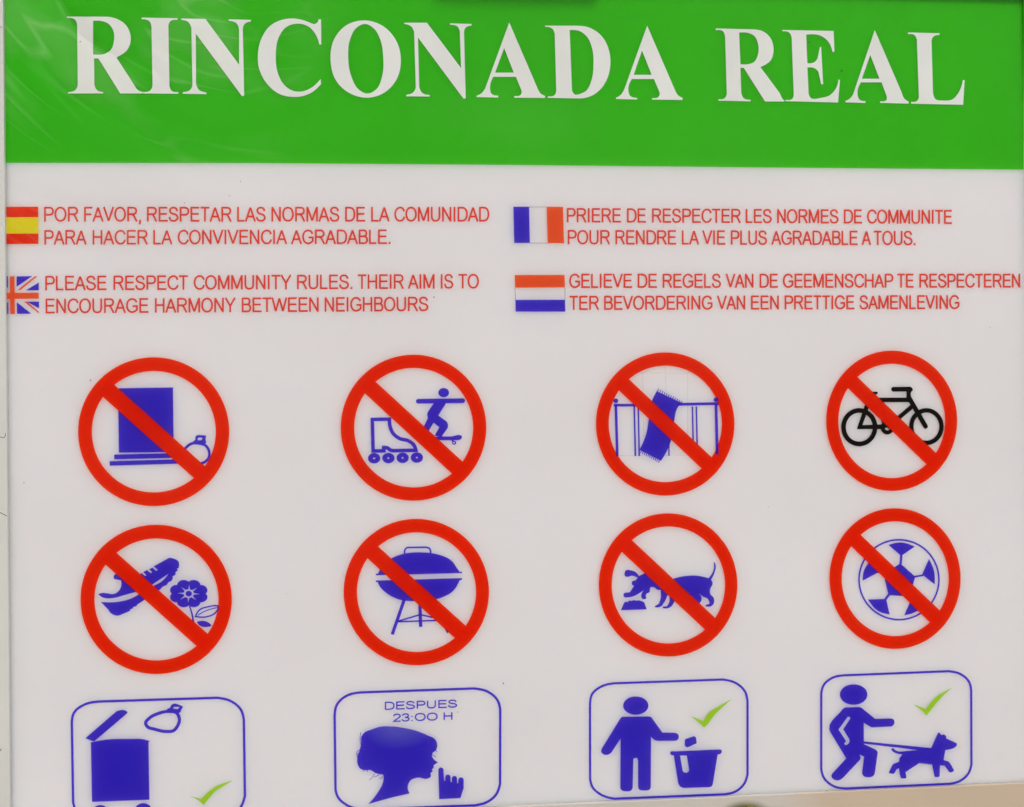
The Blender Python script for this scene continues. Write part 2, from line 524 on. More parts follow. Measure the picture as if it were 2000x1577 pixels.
# ------------------------------------------------------------------ green title band with its white letters
printed("title_band", [[[(9.3, -12), (9.3, 0), (11.2, 318.5), (500, 318.8), (1000, 322.5), (1500, 327.5), (1999.3, 331.8), (1999.3, -12)]]], M_GREEN, board, 0.3,
        "green title band with glossy creases")
Z1, Z2, Z3, Z4 = (0, 0, .25), (480, 0, .25), (900, 0, .25), (1350, 0, .325)
A1 = ["378,178 598,690 ~620,730 658,752 656,768 416,766 420,752 ~468,742 ~472,705 430,603 253,603 ~228,680 ~240,735 293,750 291,765 122,761 126,750 ~165,728 ~195,680",
      "338,378 413,570 268,570"]
A2 = ["1455,203 1672,705 ~1695,745 1733,768 1731,784 1493,781 1496,768 ~1545,758 ~1550,720 1508,620 1335,620 ~1308,695 ~1322,750 1378,767 1376,780 1210,776 1213,766 ~1250,742 ~1280,690",
      "1415,398 1490,587 1350,587"]
TITLE = [
    ('R', Z1, ["524,132 800,133 ~900,145 ~985,200 ~1022,290 ~1003,380 910,452 1048,665 ~1080,708 1120,722 1112,733 940,733 770,460 735,460 738,660 ~755,703 808,722 805,733 530,733 535,722 ~590,705 ~608,660 603,190 ~585,155 524,143",
               "728,165 780,165 ~850,190 ~888,250 ~890,325 ~868,390 ~820,422 728,428"]),
    ('I', Z1, ["1107,140 1388,145 1387,157 ~1330,170 ~1316,210 1324,670 ~1340,710 1395,722 1393,735 1118,733 1120,722 ~1175,708 ~1192,665 1184,215 ~1170,172 1108,152"]),
    ('N', Z1, ["1418,147 1605,150 1868,508 1868,235 ~1850,188 1787,165 1787,153 1962,158 1960,170 ~1912,190 ~1897,235 1908,750 1890,753 1530,265 1532,650 ~1550,700 1613,726 1612,738 1428,735 1432,723 ~1490,700 ~1504,650 1495,220 ~1470,175 1418,158"]),
    ('C', Z2, ["588,155 590,350 575,350 ~545,270 ~490,210 ~400,188 ~320,212 ~260,290 ~235,430 ~250,570 ~300,665 ~370,712 ~430,718 ~510,690 585,620 588,660 ~520,722 ~450,752 ~370,760 ~270,740 ~160,650 ~105,540 ~95,430 ~120,310 ~190,205 ~280,158 ~370,147 ~440,158 ~528,190 ~557,180 570,152"]),
    ('O', Z2, ["~935,162 ~1070,205 ~1175,320 ~1212,475 ~1180,620 ~1085,725 ~955,766 ~820,735 ~710,640 ~662,470 ~690,310 ~785,200",
               "~930,190 ~1000,225 ~1050,310 ~1074,450 ~1065,600 ~1020,700 ~950,733 ~880,700 ~825,600 ~800,450 ~815,310 ~865,220"]),
    ('N', Z2, ["1238,180 1415,180 1682,535 1672,250 ~1655,212 1595,196 1597,185 1765,190 1763,202 ~1715,222 ~1705,265 1718,770 1702,775 1345,295 1355,680 ~1375,725 1438,745 1436,757 1253,755 1255,743 ~1312,720 ~1328,680 1315,250 ~1290,208 1240,190"]),
    ('A', Z3, A1),
    ('D', Z3, ["657,203 900,203 ~1000,217 ~1100,285 ~1158,400 ~1168,500 ~1142,620 ~1075,715 ~1000,760 930,772 678,767 682,755 ~730,747 ~745,705 733,265 ~715,228 658,212",
               "850,237 ~920,243 ~985,290 ~1025,380 ~1036,500 ~1020,630 ~980,710 930,737 ~890,740 868,710"]),
    ('A', Z3, A2),
    ('R', Z4, ["147,173 370,178 ~430,190 ~478,235 ~494,300 ~480,360 415,405 530,560 ~545,592 560,605 558,612 443,612 315,410 295,410 300,560 ~315,592 357,602 355,611 162,607 165,598 ~200,592 ~213,560 203,225 ~190,190 147,183",
               "287,198 ~330,198 ~380,220 ~402,270 ~400,330 ~380,372 ~340,388 295,388"]),
    ('E', Z4, ["547,182 855,188 860,312 848,314 ~825,255 ~780,218 690,210 697,382 ~740,375 ~760,345 772,285 780,285 792,508 780,508 ~765,440 ~740,412 697,408 705,565 ~715,588 ~780,590 ~830,575 ~865,540 885,480 893,482 882,618 565,610 568,602 ~605,597 ~615,565 603,230 ~588,198 548,190"]),
    ('A', Z4, ["1102,183 1265,560 ~1280,595 1307,613 1305,625 1133,620 1136,610 ~1170,605 ~1172,575 1143,497 1018,497 ~998,560 ~1010,600 1047,610 1045,621 925,617 928,607 ~955,592 ~975,560",
               "1075,332 1130,475 1025,475"]),
    ('L', Z4, ["1302,197 1492,202 1490,212 ~1455,222 ~1443,250 1452,560 ~1468,598 ~1510,606 ~1570,598 ~1605,560 1632,482 1642,484 1633,632 1320,625 1322,613 ~1355,609 ~1367,580 1355,240 ~1340,213 1303,207"]),
]
for i, (ch, z, cs) in enumerate(TITLE):
    printed("letter", [[S(c, z) for c in cs]], M_LETTER, board, 0.6, "white serif letter %s" % ch)

# ------------------------------------------------------------------ caption lettering (stroke font, cap height 1)
GL = {
    'A': (.93, ["0.05,0 .465,.955", ".465,.955 .88,0", ".19,.34 .74,.34"]),
    'B': (.93, [".16,0 .16,1", ".16,.945 .52,.945 ~.72,.88 ~.77,.74 ~.71,.59 .52,.53 .16,.53", ".52,.53 ~.76,.46 ~.84,.28 ~.76,.11 .54,.055 .16,.055"]),
    'C': (1.01, [".93,.69 ~.82,.87 ~.55,.95 ~.26,.84 ~.12,.5 ~.26,.16 ~.55,.05 ~.83,.14 .95,.33"]),
    'D': (1.01, [".16,0 .16,1", ".16,.945 .50,.945 ~.76,.87 ~.90,.68 ~.92,.5 ~.90,.32 ~.76,.13 .50,.055 .16,.055"]),
    'E': (.93, [".17,0 .17,1", ".17,.945 .86,.945", ".17,.52 .82,.52", ".17,.055 .89,.055"]),
    'F': (.85, [".17,0 .17,1", ".17,.945 .82,.945", ".17,.49 .73,.49"]),
    'G': (1.09, [".95,.72 ~.82,.88 ~.56,.95 ~.26,.84 ~.12,.5 ~.26,.16 ~.56,.05 ~.82,.11 .98,.22 .98,.46 .60,.46"]),
    'H': (1.01, [".16,0 .16,1", ".85,0 .85,1", ".16,.52 .85,.52"]),
    'I': (.39, [".19,0 .19,1"]),
    'L': (.78, [".15,1 .15,.055 .73,.055"]),
    'M': (1.16, [".15,0 .15,1", "1.01,0 1.01,1", ".18,.95 .58,.06", ".58,.06 .98,.95"]),
    'N': (1.01, [".16,0 .16,1", ".84,0 .84,1", ".19,.93 .81,.07"]),
    'O': (1.09, ["@~.54,.95 ~.85,.83 ~.98,.5 ~.85,.17 ~.54,.05 ~.23,.17 ~.11,.5 ~.23,.83"]),
    'P': (.93, [".16,0 .16,1", ".16,.945 .58,.945 ~.78,.86 ~.84,.70 ~.78,.54 .56,.46 .16,.46"]),
    'R': (1.01, [".16,0 .16,1", ".16,.945 .60,.945 ~.81,.87 ~.87,.73 ~.80,.57 .58,.50 .16,.50", ".50,.49 ~.68,.37 .92,0"]),
    'S': (.93, [".79,.71 ~.70,.88 ~.46,.95 ~.22,.88 ~.15,.74 ~.24,.60 ~.47,.52 ~.73,.43 ~.83,.27 ~.72,.11 ~.47,.05 ~.20,.12 .11,.32"]),
    'T': (.85, [".04,.945 .82,.945", ".43,0 .43,.945"]),
    'U': (1.01, [".16,1 .16,.38 ~.23,.14 ~.50,.05 ~.78,.14 .85,.38 .85,1"]),
    'V': (.93, [".05,1 .465,.05", ".465,.05 .88,1"]),
    'W': (1.32, [".04,1 .35,.06", ".35,.06 .66,.94", ".66,.94 .97,.06", ".97,.06 1.28,1"]),
    'Y': (.93, [".05,1 .465,.43 .88,1", ".465,.46 .465,0"]),
    '.': (.39, [".19,0 .19,.13"]),
    ',': (.39, [".20,.13 .20,0 ~.19,-.10 .10,-.16"]),
    ':': (.39, [".19,0 .19,.13", ".19,.55 .19,.68"]),
    '2': (.78, [".09,.70 ~.17,.89 ~.38,.95 ~.61,.88 ~.67,.72 ~.55,.5 ~.3,.27 .10,.055 .71,.055"]),
    '3': (.78, [".10,.73 ~.19,.89 ~.38,.95 ~.58,.89 ~.64,.74 ~.56,.59 .32,.53", ".32,.53 ~.62,.45 ~.69,.28 ~.6,.11 ~.38,.05 ~.17,.11 .08,.29"]),
}
INK = {'A': (.0, .93), 'V': (.0, .93), 'W': (0, 1.32), 'Y': (0, .93), 'T': (.03, .82), 'S': (.05, .89), 'O': (.05, 1.04), 'C': (.06, 1.0), 'G': (.06, 1.03),
       'I': (.13, .26), 'L': (.1, .73), 'E': (.11, .88), '.': (.13, .26), ',': (.06, .26), '2': (.04, .72), '3': (.04, .74)}


def word_shapes(word, x0, x1, cap, base, sw, narrow_mark=1.0):
    """cap(x), base(x): heights of cap line and baseline in the face survey"""
    adv = [GL[c][0] for c in word]
    l = INK.get(word[0], (.1, 0))[0]
    last = word[-1]
    r = adv[-1] - (INK[last][1] if last in INK else adv[-1] - .09)
    tot = sum(adv) - l - r
    k = (x1 - x0) / tot
    x = x0 - l * k
    shapes = []
    for c in word:
        for st in GL[c][1]:
            closed = st[0] == '@'
            p = path(st.lstrip('@'), (0, 0, 1), closed, 4)
            q = []
            for a, b in p:
                X = x + a * k; t, bb = cap(X), base(X)
                q.append((X, bb + (t - bb) * b))
            if c in '.,:' and len(q) == 2: w = sw * 1.15
            else: w = sw
            for cs in ([ribbon(q, w, closed)]): shapes.append((1, cs))
        x += GL[c][0] * k
    return shapes


def text_line(words, capL, baseL, capR, baseR, xL, xR, sw, mat, label):
    cap = lambda x: capL + (capR - capL) * (x - xL) / (xR - xL)
    base = lambda x: baseL + (baseR - baseL) * (x - xL) / (xR - xL)
    holder = bpy.data.objects.new("text_line", None); scene.collection.objects.link(holder)
    holder['label'] = label
    hx, hz = face((words[0][1] + words[-1][2]) / 2, baseL)
    holder.parent = board; holder.location = Vector((hx, 0, hz)) - board.location
    for w, a, b in words:
        printed("word", word_shapes(w, a, b, cap, base, sw), mat, holder, 0.3)


SW = 3.5
text_line([("POR", 86.5, 152), ("FAVOR,", 164.5, 275), ("RESPETAR", 287.5, 451), ("LAS", 463.8, 518.8), ("NORMAS", 530.5, 662.5), ("DE", 674.5, 713), ("LA", 725.5, 760.5),
           ("COMUNIDAD", 770.5, 953.8)], 404.5, 433.3, 404.5, 433.2, 86, 954, SW, M_TEXT, "red Spanish caption, upper line")
text_line([("PARA", 87, 168.8), ("HACER", 181.3, 287.5), ("LA", 300, 336.3), ("CONVIVENCIA", 347.5, 560.5), ("AGRADABLE.", 568.8, 762.5)],
          450, 478.3, 448.8, 476.8, 87, 762, SW, M_TEXT, "red Spanish caption, lower line")
text_line([("PLEASE", 88.8, 208), ("RESPECT", 222, 367), ("COMMUNITY", 378.8, 568.8), ("RULES.", 580.5, 688), ("THEIR", 698.3, 787.5), ("AIM", 797, 848.3), ("IS", 861.3, 885),
           ("TO", 895, 935)], 539.5, 567.5, 535.5, 563.8, 88, 935, SW, M_TEXT, "red English caption, upper line")
text_line([("ENCOURAGE", 89.5, 290), ("HARMONY", 303, 460), ("BETWEEN", 472.5, 622.5), ("NEIGHBOURS", 634.5, 836.3)],
          583.8, 612.5, 580, 608, 89, 836, SW, M_TEXT, "red English caption, lower line")
text_line([("PRIERE", 1107.4, 1212.7), ("DE", 1224.9, 1261.3), ("RESPECTER", 1273.8, 1445.4), ("LES", 1457, 1506.8), ("NORMES", 1518.2, 1637.3), ("DE", 1648.5, 1683.3),
           ("COMMUNITE", 1693.7, 1859)], 406.8, 434.6, 410.7, 437.7, 1107, 1859, SW, M_TEXT, "red French caption, upper line")
text_line([("POUR", 1109.2, 1190), ("RENDRE", 1202.3, 1320.6), ("LA", 1332.3, 1364.8), ("VIE", 1371.8, 1416.3), ("PLUS", 1427.7, 1497.7), ("AGRADABLE", 1506.8, 1675),
           ("A", 1683.3, 1700.5), ("TOUS.", 1706.2, 1787.6)], 449.7, 477.5, 451.5, 479.3, 1109, 1787, SW, M_TEXT, "red French caption, lower line")
text_line([("GELIEVE", 1112, 1234.3), ("DE", 1245.7, 1282.9), ("REGELS", 1294.6, 1407.7), ("VAN", 1417.6, 1471.4), ("DE", 1483.9, 1519), ("GEEMENSCHAP", 1529.4, 1743),
           ("TE", 1752.2, 1784.2), ("RESPECTEREN", 1795.9, 1992.2)], 535.2, 562.8, 535.2, 562, 1112, 1992, SW, M_TEXT, "red Dutch caption, upper line")
text_line([("TER", 1112, 1168.5), ("BEVORDERING", 1180.2, 1390.8), ("VAN", 1400.7, 1455.3), ("EEN", 1467, 1521), ("PRETTIGE", 1532.8, 1668.5), ("SAMENLEVING", 1678.9, 1873)],
          578.4, 605.7, 577, 604, 1112, 1873, SW, M_TEXT, "red Dutch caption, lower line")


# ------------------------------------------------------------------ flags
def holder_part(name, label, u, v):
    h = bpy.data.objects.new(name, None); scene.collection.objects.link(h)
    h['label'] = label; h.parent = board
    x, z = face(u, v); h.location = Vector((x, 0, z)) - board.location
    return h


def P(txt, o=(0, 0, 1)): return [S(txt, o)]


T1, T3 = (0, 380, .25), (980, 380, .26)
h = holder_part("flag", "red and yellow Spanish flag", 43, 440)
printed("stripe", [P("11.2,404.4 74.6,404.2 74.8,424.7 11.4,425")], M_RED, h, 0.3)
printed("stripe", [P("11.4,425 74.8,424.7 75,456.6 11.7,456.8")], M_YELLOW, h, 0.3)
printed("stripe", [P("11.7,456.8 75,456.6 75.2,476.6 11.9,477")], M_RED, h, 0.3)
h = holder_part("flag", "blue, white and red British flag", 43, 576)
printed("blue_field", [P(t, T1) for t in ("50,640 62,640 63,728 50,728", "130,641 252,639 130,722", "303,688 303,750 203,750", "133,843 245,933 133,933", "207,838 305,838 305,890", "50,845 65,845 66,935 50,935")], M_BLUE, h, 0.3)
printed("cross", [P(t, T1) for t in ("77,641 114,641 116,935 80,935", "50,770 303,768 303,815 50,817")], M_ORANGE, h, 0.3)
printed("saltire", [P(t, T1) for t in ("272,640 292,640 160,748 138,748", "186,838 210,838 305,918 305,930")], M_ORANGE, h, 0.3)
h = holder_part("flag", "blue, white and red French flag", 1052, 440)
printed("stripe", [P("87,93 205,93 211,365 93,365", T3)], M_BLUE, h, 0.3)
printed("stripe", [P("337,93 460,94 467,368 344,366", T3)], M_ORANGE, h, 0.3)
for t in ("205,95 337,95", "211,366 344,367"): printed("outline", [ribbon(path(t, T3), 1.1)], M_GREY, h, 0.3)
h = holder_part("flag", "red, white and blue Dutch flag", 1055, 573)
printed("stripe", [P("97,606 472,606 474,699 100,701", T3)], M_ORANGE, h, 0.3)
printed("stripe", [P("102,793 475,792 477,881 104,881", T3)], M_BLUE, h, 0.3)
for t in ("99,701 103,793", "474,699 475,792"): printed("outline", [ribbon(path(t, T3), 1.1)], M_GREY, h, 0.3)

# ------------------------------------------------------------------ prohibition pictograms
K4, K8 = .19023, .19658
RINGS = [
    ("red ring barring waste", (140, 680, .2029), (62, 1517, 90, 1522), (195, 1387, 222, 1390), "415,358 1280,1135 1172,1248 305,475"),
    ("red ring barring skating", (650, 680, .2029), (76, 1477, 65, 1470), (206, 1350, 193, 1342), "412,325 1245,1090 1147,1210 312,440"),
    ("red ring barring towels on railings", (1140, 670, .2029), (117, 1450, 92, 1470), (240, 1328, 220, 1340), "437,352 1232,1103 1140,1215 340,460"),
    ("red ring barring bicycles", (1590, 670, K4), (122, 1467, 80, 1520), (248, 1343, 215, 1388), "443,350 1252,1132 1153,1248 343,463"),
    ("red ring barring trampling flowers", (140, 1010, .2029), (85, 1542, 75, 1512), (220, 1413, 208, 1380), "435,348 1303,1118 1197,1238 333,465"),
    ("red ring barring barbecues", (650, 1000, .2029), (104, 1503, 68, 1477), (233, 1378, 198, 1348), "443,340 1275,1093 1170,1212 343,455"),
    ("red ring barring feeding dogs", (1150, 990, K8), (98, 1475, 66, 1488), (227, 1352, 197, 1358), "432,337 1252,1103 1150,1218 330,452"),
    ("red ring barring ball games", (1600, 980, K4), (103, 1450, 68, 1512), (230, 1327, 203, 1380), "430,347 1237,1118 1135,1240 328,460"),
]
ring_obj = []
for lab, o, e, i, bar in RINGS:
    def EL(q): return ell(o[0] + o[2] * (q[0] + q[1]) / 2, o[1] + o[2] * (q[2] + q[3]) / 2, o[2] * (q[1] - q[0]) / 2, o[2] * (q[3] - q[2]) / 2, 96)
    b = path(bar, o, False)
    # run the bar a little way into the ring at both ends
    def ext(p, q, k): return (p[0] + (p[0] - q[0]) * k, p[1] + (p[1] - q[1]) * k)
    bb = [ext(b[0], b[1], .05), ext(b[1], b[0], .05), ext(b[2], b[3], .05), ext(b[3], b[2], .05)]
    ring_obj.append(printed("prohibition_ring", [[EL(e), EL(i)], [bb]], M_RED, board, 0.6, lab))
R1, R2, R3, R4, R5, R6, R7, R8 = ring_obj


BARS = {}
for ro, rg in zip(ring_obj, RINGS):
    q = path(rg[4], rg[1], False)
    mx = sum(p[0] for p in q) / 4; my = sum(p[1] for p in q) / 4
    ex = lambda a, b: (a[0] + (a[0] - b[0]) * .3, a[1] + (a[1] - b[1]) * .3)
    q = [ex(q[0], q[1]), ex(q[1], q[0]), ex(q[2], q[3]), ex(q[3], q[2])]
    nx, ny = q[1][1] - q[0][1], -(q[1][0] - q[0][0]); L = math.hypot(nx, ny); nx /= L; ny /= L     # towards the upper right
    BARS[ro.name] = [(q[0][0] - nx, q[0][1] - ny), (q[1][0] - nx, q[1][1] - ny), (q[2][0] + nx, q[2][1] + ny), (q[3][0] + nx, q[3][1] + ny)]


def sym(name, shapes, parent, mat=None, lift=0.3, label=None):
    if parent.name in BARS and lift < 0.5: shapes = list(shapes) + [(-1, [BARS[parent.name]])]
    return printed(name, shapes, mat or M_BLUE, parent, lift, label)


# 1 waste container and bag
o = RINGS[0][1]
sym("container", [P("445,388 975,380 983,1002 455,1008", o), P("410,1026 1000,1012 1000,1058 410,1072", o), P("365,1090 1080,1070 1080,1112 366,1134", o)], R1)
sym("rubbish_bag", [ribbon(path("~1215,918 ~1290,940 ~1325,1005 ~1318,1060 ~1280,1098 ~1190,1112 ~1110,1090 ~1065,1030 ~1100,960 ~1165,918", o, True), 5.2, True),
                    P("1165,905 1192,882 1190,862 ~1200,845 ~1250,840 1295,845 1288,880 1295,912 ~1270,925 1175,920", o), (-1, P("1215,865 ~1240,862 1262,868 1250,888 1212,888", o))], R1)
# 2 skate boot and skateboarder
o = RINGS[1][1]
sym("skate_boot", [ribbon(path("380,688 545,685 ~548,740 ~575,815 ~640,870 ~730,895 ~780,935 800,985 600,988 ~560,985 ~520,960 490,958 492,990 388,992", o, True), 7.0, True)], R2)
for cx, cy in ((398, 1062), (535, 1060), (672, 1058), (809, 1055)):
    sym("skate_wheel", [[ell(o[0] + cx * o[2], o[1] + cy * o[2], 12, 10.1, 32), ell(o[0] + cx * o[2], o[1] + cy * o[2], 2.3, 1.9, 12)]], R2)
sym("skater", [[ell(o[0] + 1067 * o[2], o[1] + 430 * o[2], 10.5, 9.0, 32)], ribbon(path("823,513 1250,508", o), 9.3, False, 'round'),
               P("985,500 1090,500 1085,540 1015,650 ~1085,700 ~1108,735 ~1100,780 1045,855 980,845 1025,762 970,720 925,795 870,770 915,675 ~910,630 ~925,600 970,535", o)], R2)
sym("skateboard", [P("985,855 1045,850 ~1150,850 ~1215,838 ~1242,848 ~1235,875 ~1190,888 1000,888", o), [ell(o[0] + 1168 * o[2], o[1] + 912 * o[2], 4.2, 3.9, 20), ell(o[0] + 1168 * o[2], o[1] + 912 * o[2], 1.7, 1.6, 12)],
                   P("1135,885 1165,885 1160,900 1150,900", o)], R2)
# 3 towel on a railing
o = RINGS[2][1]
sym("background_grid", [ribbon(path(t, o), .8) for t in ("555,290 1020,290", "568,290 575,900", "783,225 788,470", "1000,290 1003,1080", "330,1088 1000,1082")], R3, M_FAINT, 0.25)
for t, w in (("290,600 620,600", 5.2), ("900,592 1298,585", 5.6)): sym("railing_bar", [ribbon(path(t, o), w)], R3)
for t, w in (("486,612 497,1090", 3.2), ("525,625 534,1090", 3.0), ("820,940 820,1088", 2.6), ("1046,612 1053,960", 3.0), ("1083,612 1092,1000", 3.0)): sym("baluster", [ribbon(path(t, o), w)], R3)
sym("railing_post", [ribbon(path("308,600 322,1090", o), 5.2), [ell(o[0] + 308 * o[2], o[1] + 557 * o[2], 4.8, 4.4, 20)]], R3, None, 0.9)
sym("railing_post", [ribbon(path("1272,590 1283,1072", o), 5.6), [ell(o[0] + 1273 * o[2], o[1] + 547 * o[2], 4.9, 4.6, 20)]], R3, None, 0.9)
fr = []
for k in range(12):
    t = k / 11
    a = (712 + 225 * t, 468 + 118 * t); fr.append(ribbon([(o[0] + a[0] * o[2], o[1] + a[1] * o[2]), (o[0] + (a[0] + 8) * o[2], o[1] + (a[1] - 26) * o[2])], 1.6))
    a = (537 + 190 * t, 1025 + 105 * t); fr.append(ribbon([(o[0] + a[0] * o[2], o[1] + a[1] * o[2]), (o[0] + (a[0] - 6) * o[2], o[1] + (a[1] + 24) * o[2])], 1.6))
tw = sym("towel", [P("705,462 ~730,478 938,575 ~895,640 ~870,760 ~850,900 ~810,1020 745,1135 735,1132 537,1030 ~600,880 ~625,740 ~655,560", o)] + fr, R3)
# 4 bicycle
o = RINGS[3][1]


def W(cx, cy, rx, ry, w): return ribbon(ell(o[0] + cx * o[2], o[1] + cy * o[2], rx * o[2], ry * o[2], 56), w * o[2], True)


sym("bicycle_wheel", [W(463, 866, 162, 172, 48)], R4, M_BLACK)
sym("bicycle_wheel", [W(1152, 860, 155, 167, 46)], R4, M_BLACK)
sym("bicycle_frame", [ribbon(path("545,640 467,865 700,862", o), 9, False, 'round', 1.5), ribbon(path("640,586 975,586", o), 8.8), ribbon(path("600,520 740,870", o), 8.5),
                      W(750, 870, 47, 50, 42), ribbon(path("750,868 1010,650", o), 8.5), ribbon(path("565,515 640,515", o), 5, False, 'round'),
                      ribbon(path("972,560 1143,858", o), 9.2, False, 'round'), ribbon(path("815,477 980,475", o), 9.2, False, 'round'),
                      P("945,500 ~965,452 ~1000,458 ~1012,485 ~1000,500 ~990,520 995,560 985,590 945,580 ~948,530", o)], R4, M_BLACK)
# 5 shoe and flower
o = RINGS[4][1]
sym("shoe", [P("425,548 ~405,570 ~415,598 475,610 ~478,660 ~440,725 ~400,742 ~340,735 ~290,732 255,745 ~300,775 ~400,780 ~500,755 630,718 770,655 935,545 ~880,610 785,665 ~740,690 700,710 ~560,790 ~420,820 280,818 350,890 ~390,935 ~440,950 ~500,930 560,905 565,890 585,882 595,865 625,858 635,840 665,822 690,805 850,700 880,668 915,655 930,630 960,615 975,590 970,575 1000,555 1000,530 1020,515 1015,500 1030,490 ~1028,430 ~985,402 ~930,398 800,470 780,485 760,498 735,508 715,518 690,530 600,590", o),
             (-1, P("678,545 685,528 720,560 708,570", o)), (-1, P("728,515 742,502 775,530 762,542", o)), (-1, P("778,490 790,480 828,508 815,520", o))], R5)
pet = []
fc = (o[0] + 1127 * o[2], o[1] + 738 * o[2])
for k in range(8):
    a = math.pi / 8 + k * math.pi / 4
    pet.append([ell(fc[0] + 25.5 * math.cos(a), fc[1] + 18.2 * math.sin(a) * 0.98, 13.0, 10.2, 24)])
pet.append([ell(fc[0], fc[1], 28, 20, 32)])
rays = []
for k in range(8):
    a = k * math.pi / 4 + .05
    d = (math.cos(a), math.sin(a)); nx, ny = -d[1], d[0]
    rays.append((-1, [[(fc[0] + d[0] * 9 + nx * 1.9, fc[1] + d[1] * 7.5 + ny * 1.7), (fc[0] + d[0] * 22.5, fc[1] + d[1] * 17.5), (fc[0] + d[0] * 9 - nx * 1.9, fc[1] + d[1] * 7.5 - ny * 1.7)]]))
sym("flower", pet + rays + [(-1, [ell(*fc, 10.2, 8.6, 24)]), (1, [ell(*fc, 6.2, 5.4, 24)]), P("1128,860 1143,860 ~1165,930 1182,1015 1160,1000 ~1150,930", o)], R5)
sym("leaf", [ribbon(path("1192,958 ~1230,895 ~1310,865 ~1412,870 ~1390,915 ~1310,958", o, True), 2.8, True), ribbon(path("1215,945 ~1300,900 1400,872", o), 1.8)], R5, None, 0.9)
sym("leaf", [P("1203,1010 ~1260,1000 ~1310,1012 1350,1048 ~1290,1060 ~1240,1050", o)], R5)
# 6 barbecue
o = RINGS[5][1]
sym("grill_lid", [P("413,598 435,595 ~470,530 ~560,450 ~690,402 ~850,390 ~1010,410 ~1140,468 ~1215,570 1222,578 1243,576 1245,590 415,611", o),
                  ribbon(path("692,405 ~695,365 ~725,343 895,341 ~932,355 940,402", o), 3.2)], R6)
sym("grill_bowl", [P("413,661 1243,638 1243,653 1222,658 ~1160,760 ~1060,820 ~930,852 ~780,860 ~640,845 ~520,785 ~450,715 432,675 415,676", o)], R6)
sym("grill_leg", [ribbon(path("688,845 572,1180", o), 6.2)], R6)
sym("grill_leg", [ribbon(path("838,850 845,1108", o), 6.4)], R6)
sym("grill_leg", [ribbon(path("1080,1100 1112,1162", o), 6)], R6)
sym("grill_brace", [ribbon(path(t, o), 2.9) for t in ("630,1052 840,990", "845,990 1020,1030", "625,1058 1040,1044")], R6)
# 7 dog eating
o = RINGS[6][1]
sym("dog", [P("355,665 ~365,635 ~420,632 ~465,650 498,688 548,665 560,640 640,680 700,700 838,715 ~950,690 ~1060,685 1190,710 ~1235,640 1240,540 ~1260,580 ~1250,650 1215,725 ~1230,760 ~1205,820 ~1205,865 ~1240,905 ~1232,975 ~1205,992 1158,988 ~1165,975 ~1195,965 ~1185,920 ~1130,890 1095,862 ~1118,900 ~1118,930 1100,960 1060,960 ~1060,930 1020,885 900,870 850,940 ~820,990 ~780,1010 735,1008 ~738,992 775,990 ~800,945 800,885 780,880 ~760,930 725,985 ~690,1000 655,998 ~660,985 695,965 ~715,900 712,828 680,825 660,808 ~615,800 ~600,850 575,862 ~565,880 ~568,912 ~540,918 ~522,900 ~525,865 545,830 500,860 ~440,890 ~390,900 ~350,895 ~343,875 ~360,855 408,850 450,785 ~430,775 ~430,745 465,732 485,705 ~430,685 ~390,695 ~360,690", o)], R7)
sym("food_pile", [P("318,1028 345,965 ~365,945 385,948 400,932 425,935 445,928 475,932 500,930 525,938 550,950 575,1020", o)], R7)
# 8 football
o = RINGS[7][1]
sym("ball_outline", [ribbon(ell(o[0] + 818 * o[2], o[1] + 802 * o[2], 410 * o[2], 410 * o[2], 72), 17 * o[2], True)], R8)
sym("ball_patch", [P("710,445 ~845,420 980,462 855,548 830,548", o), ribbon(path("842,545 836,640", o), 4.6)], R8)
sym("ball_patch", [P("1125,590 ~1175,700 1185,850 1080,768 1058,745", o), ribbon(path("1070,755 975,772", o), 3.4)], R8)
sym("ball_patch", [P("832,635 985,770 960,860 870,970 710,960 670,790 700,720", o)], R8)
sym("ball_patch", [P("445,812 ~455,720 520,610 640,725 585,738", o)], R8)
sym("ball_patch", [P("500,1005 665,1000 690,1015 722,1160 ~600,1120", o), ribbon(path("715,955 675,1008", o), 4.6)], R8)
sym("ball_patch", [P("930,1035 1060,1090 ~960,1145 872,1168", o)], R8)

# ------------------------------------------------------------------ permission pictograms
o = (120, 1340, .19)
PB = [printed("pictogram_border", [ribbon(path("390,160 1600,122 ~1745,158 ~1845,245 1875,350 1886,1130 ~1850,1235 ~1760,1330 1600,1372 400,1400 ~230,1350 ~140,1260 120,1190 107,370 ~130,275 ~230,195", o, True), 4.8, True)], M_BLUE, board, 0.3, "rounded border around rubbish container")]
sym("container", [P("303,580 ~450,553 ~680,545 ~850,550 910,568 895,578 905,1162 ~900,1170 320,1192 ~314,1185", o), P("245,538 565,262 ~600,250 ~650,250 680,268 ~672,285 340,568 ~330,570", o)], PB[0])
sym("container_wheel", [[ell(o[0] + 400 * o[2], o[1] + 1285 * o[2], 15, 11.5, 24)]], PB[0])
sym("container_wheel", [[ell(o[0] + 842 * o[2], o[1] + 1265 * o[2], 15.5, 11.5, 24)]], PB[0])
sym("rubbish_bag", [ribbon(path("~1100,262 ~1180,275 ~1213,340 ~1195,410 ~1150,460 ~1080,468 ~960,445 ~880,415 ~865,385 ~900,335 ~990,285", o, True), 6.2, True),
                    P("1085,235 1115,225 1130,195 ~1160,182 ~1200,190 1250,212 1230,250 1222,272 1190,285 ~1150,262 1088,250", o), (-1, P("1160,215 1215,215 1195,240 1145,232", o))], PB[0])
TICK = "1305,1130 ~1370,1145 1437,1162 ~1560,1050 1760,972 ~1600,1070 ~1530,1140 1462,1222 ~1390,1165"
sym("tick", [P(TICK, o)], PB[0], M_LIME)
o = (640, 1330, .18)
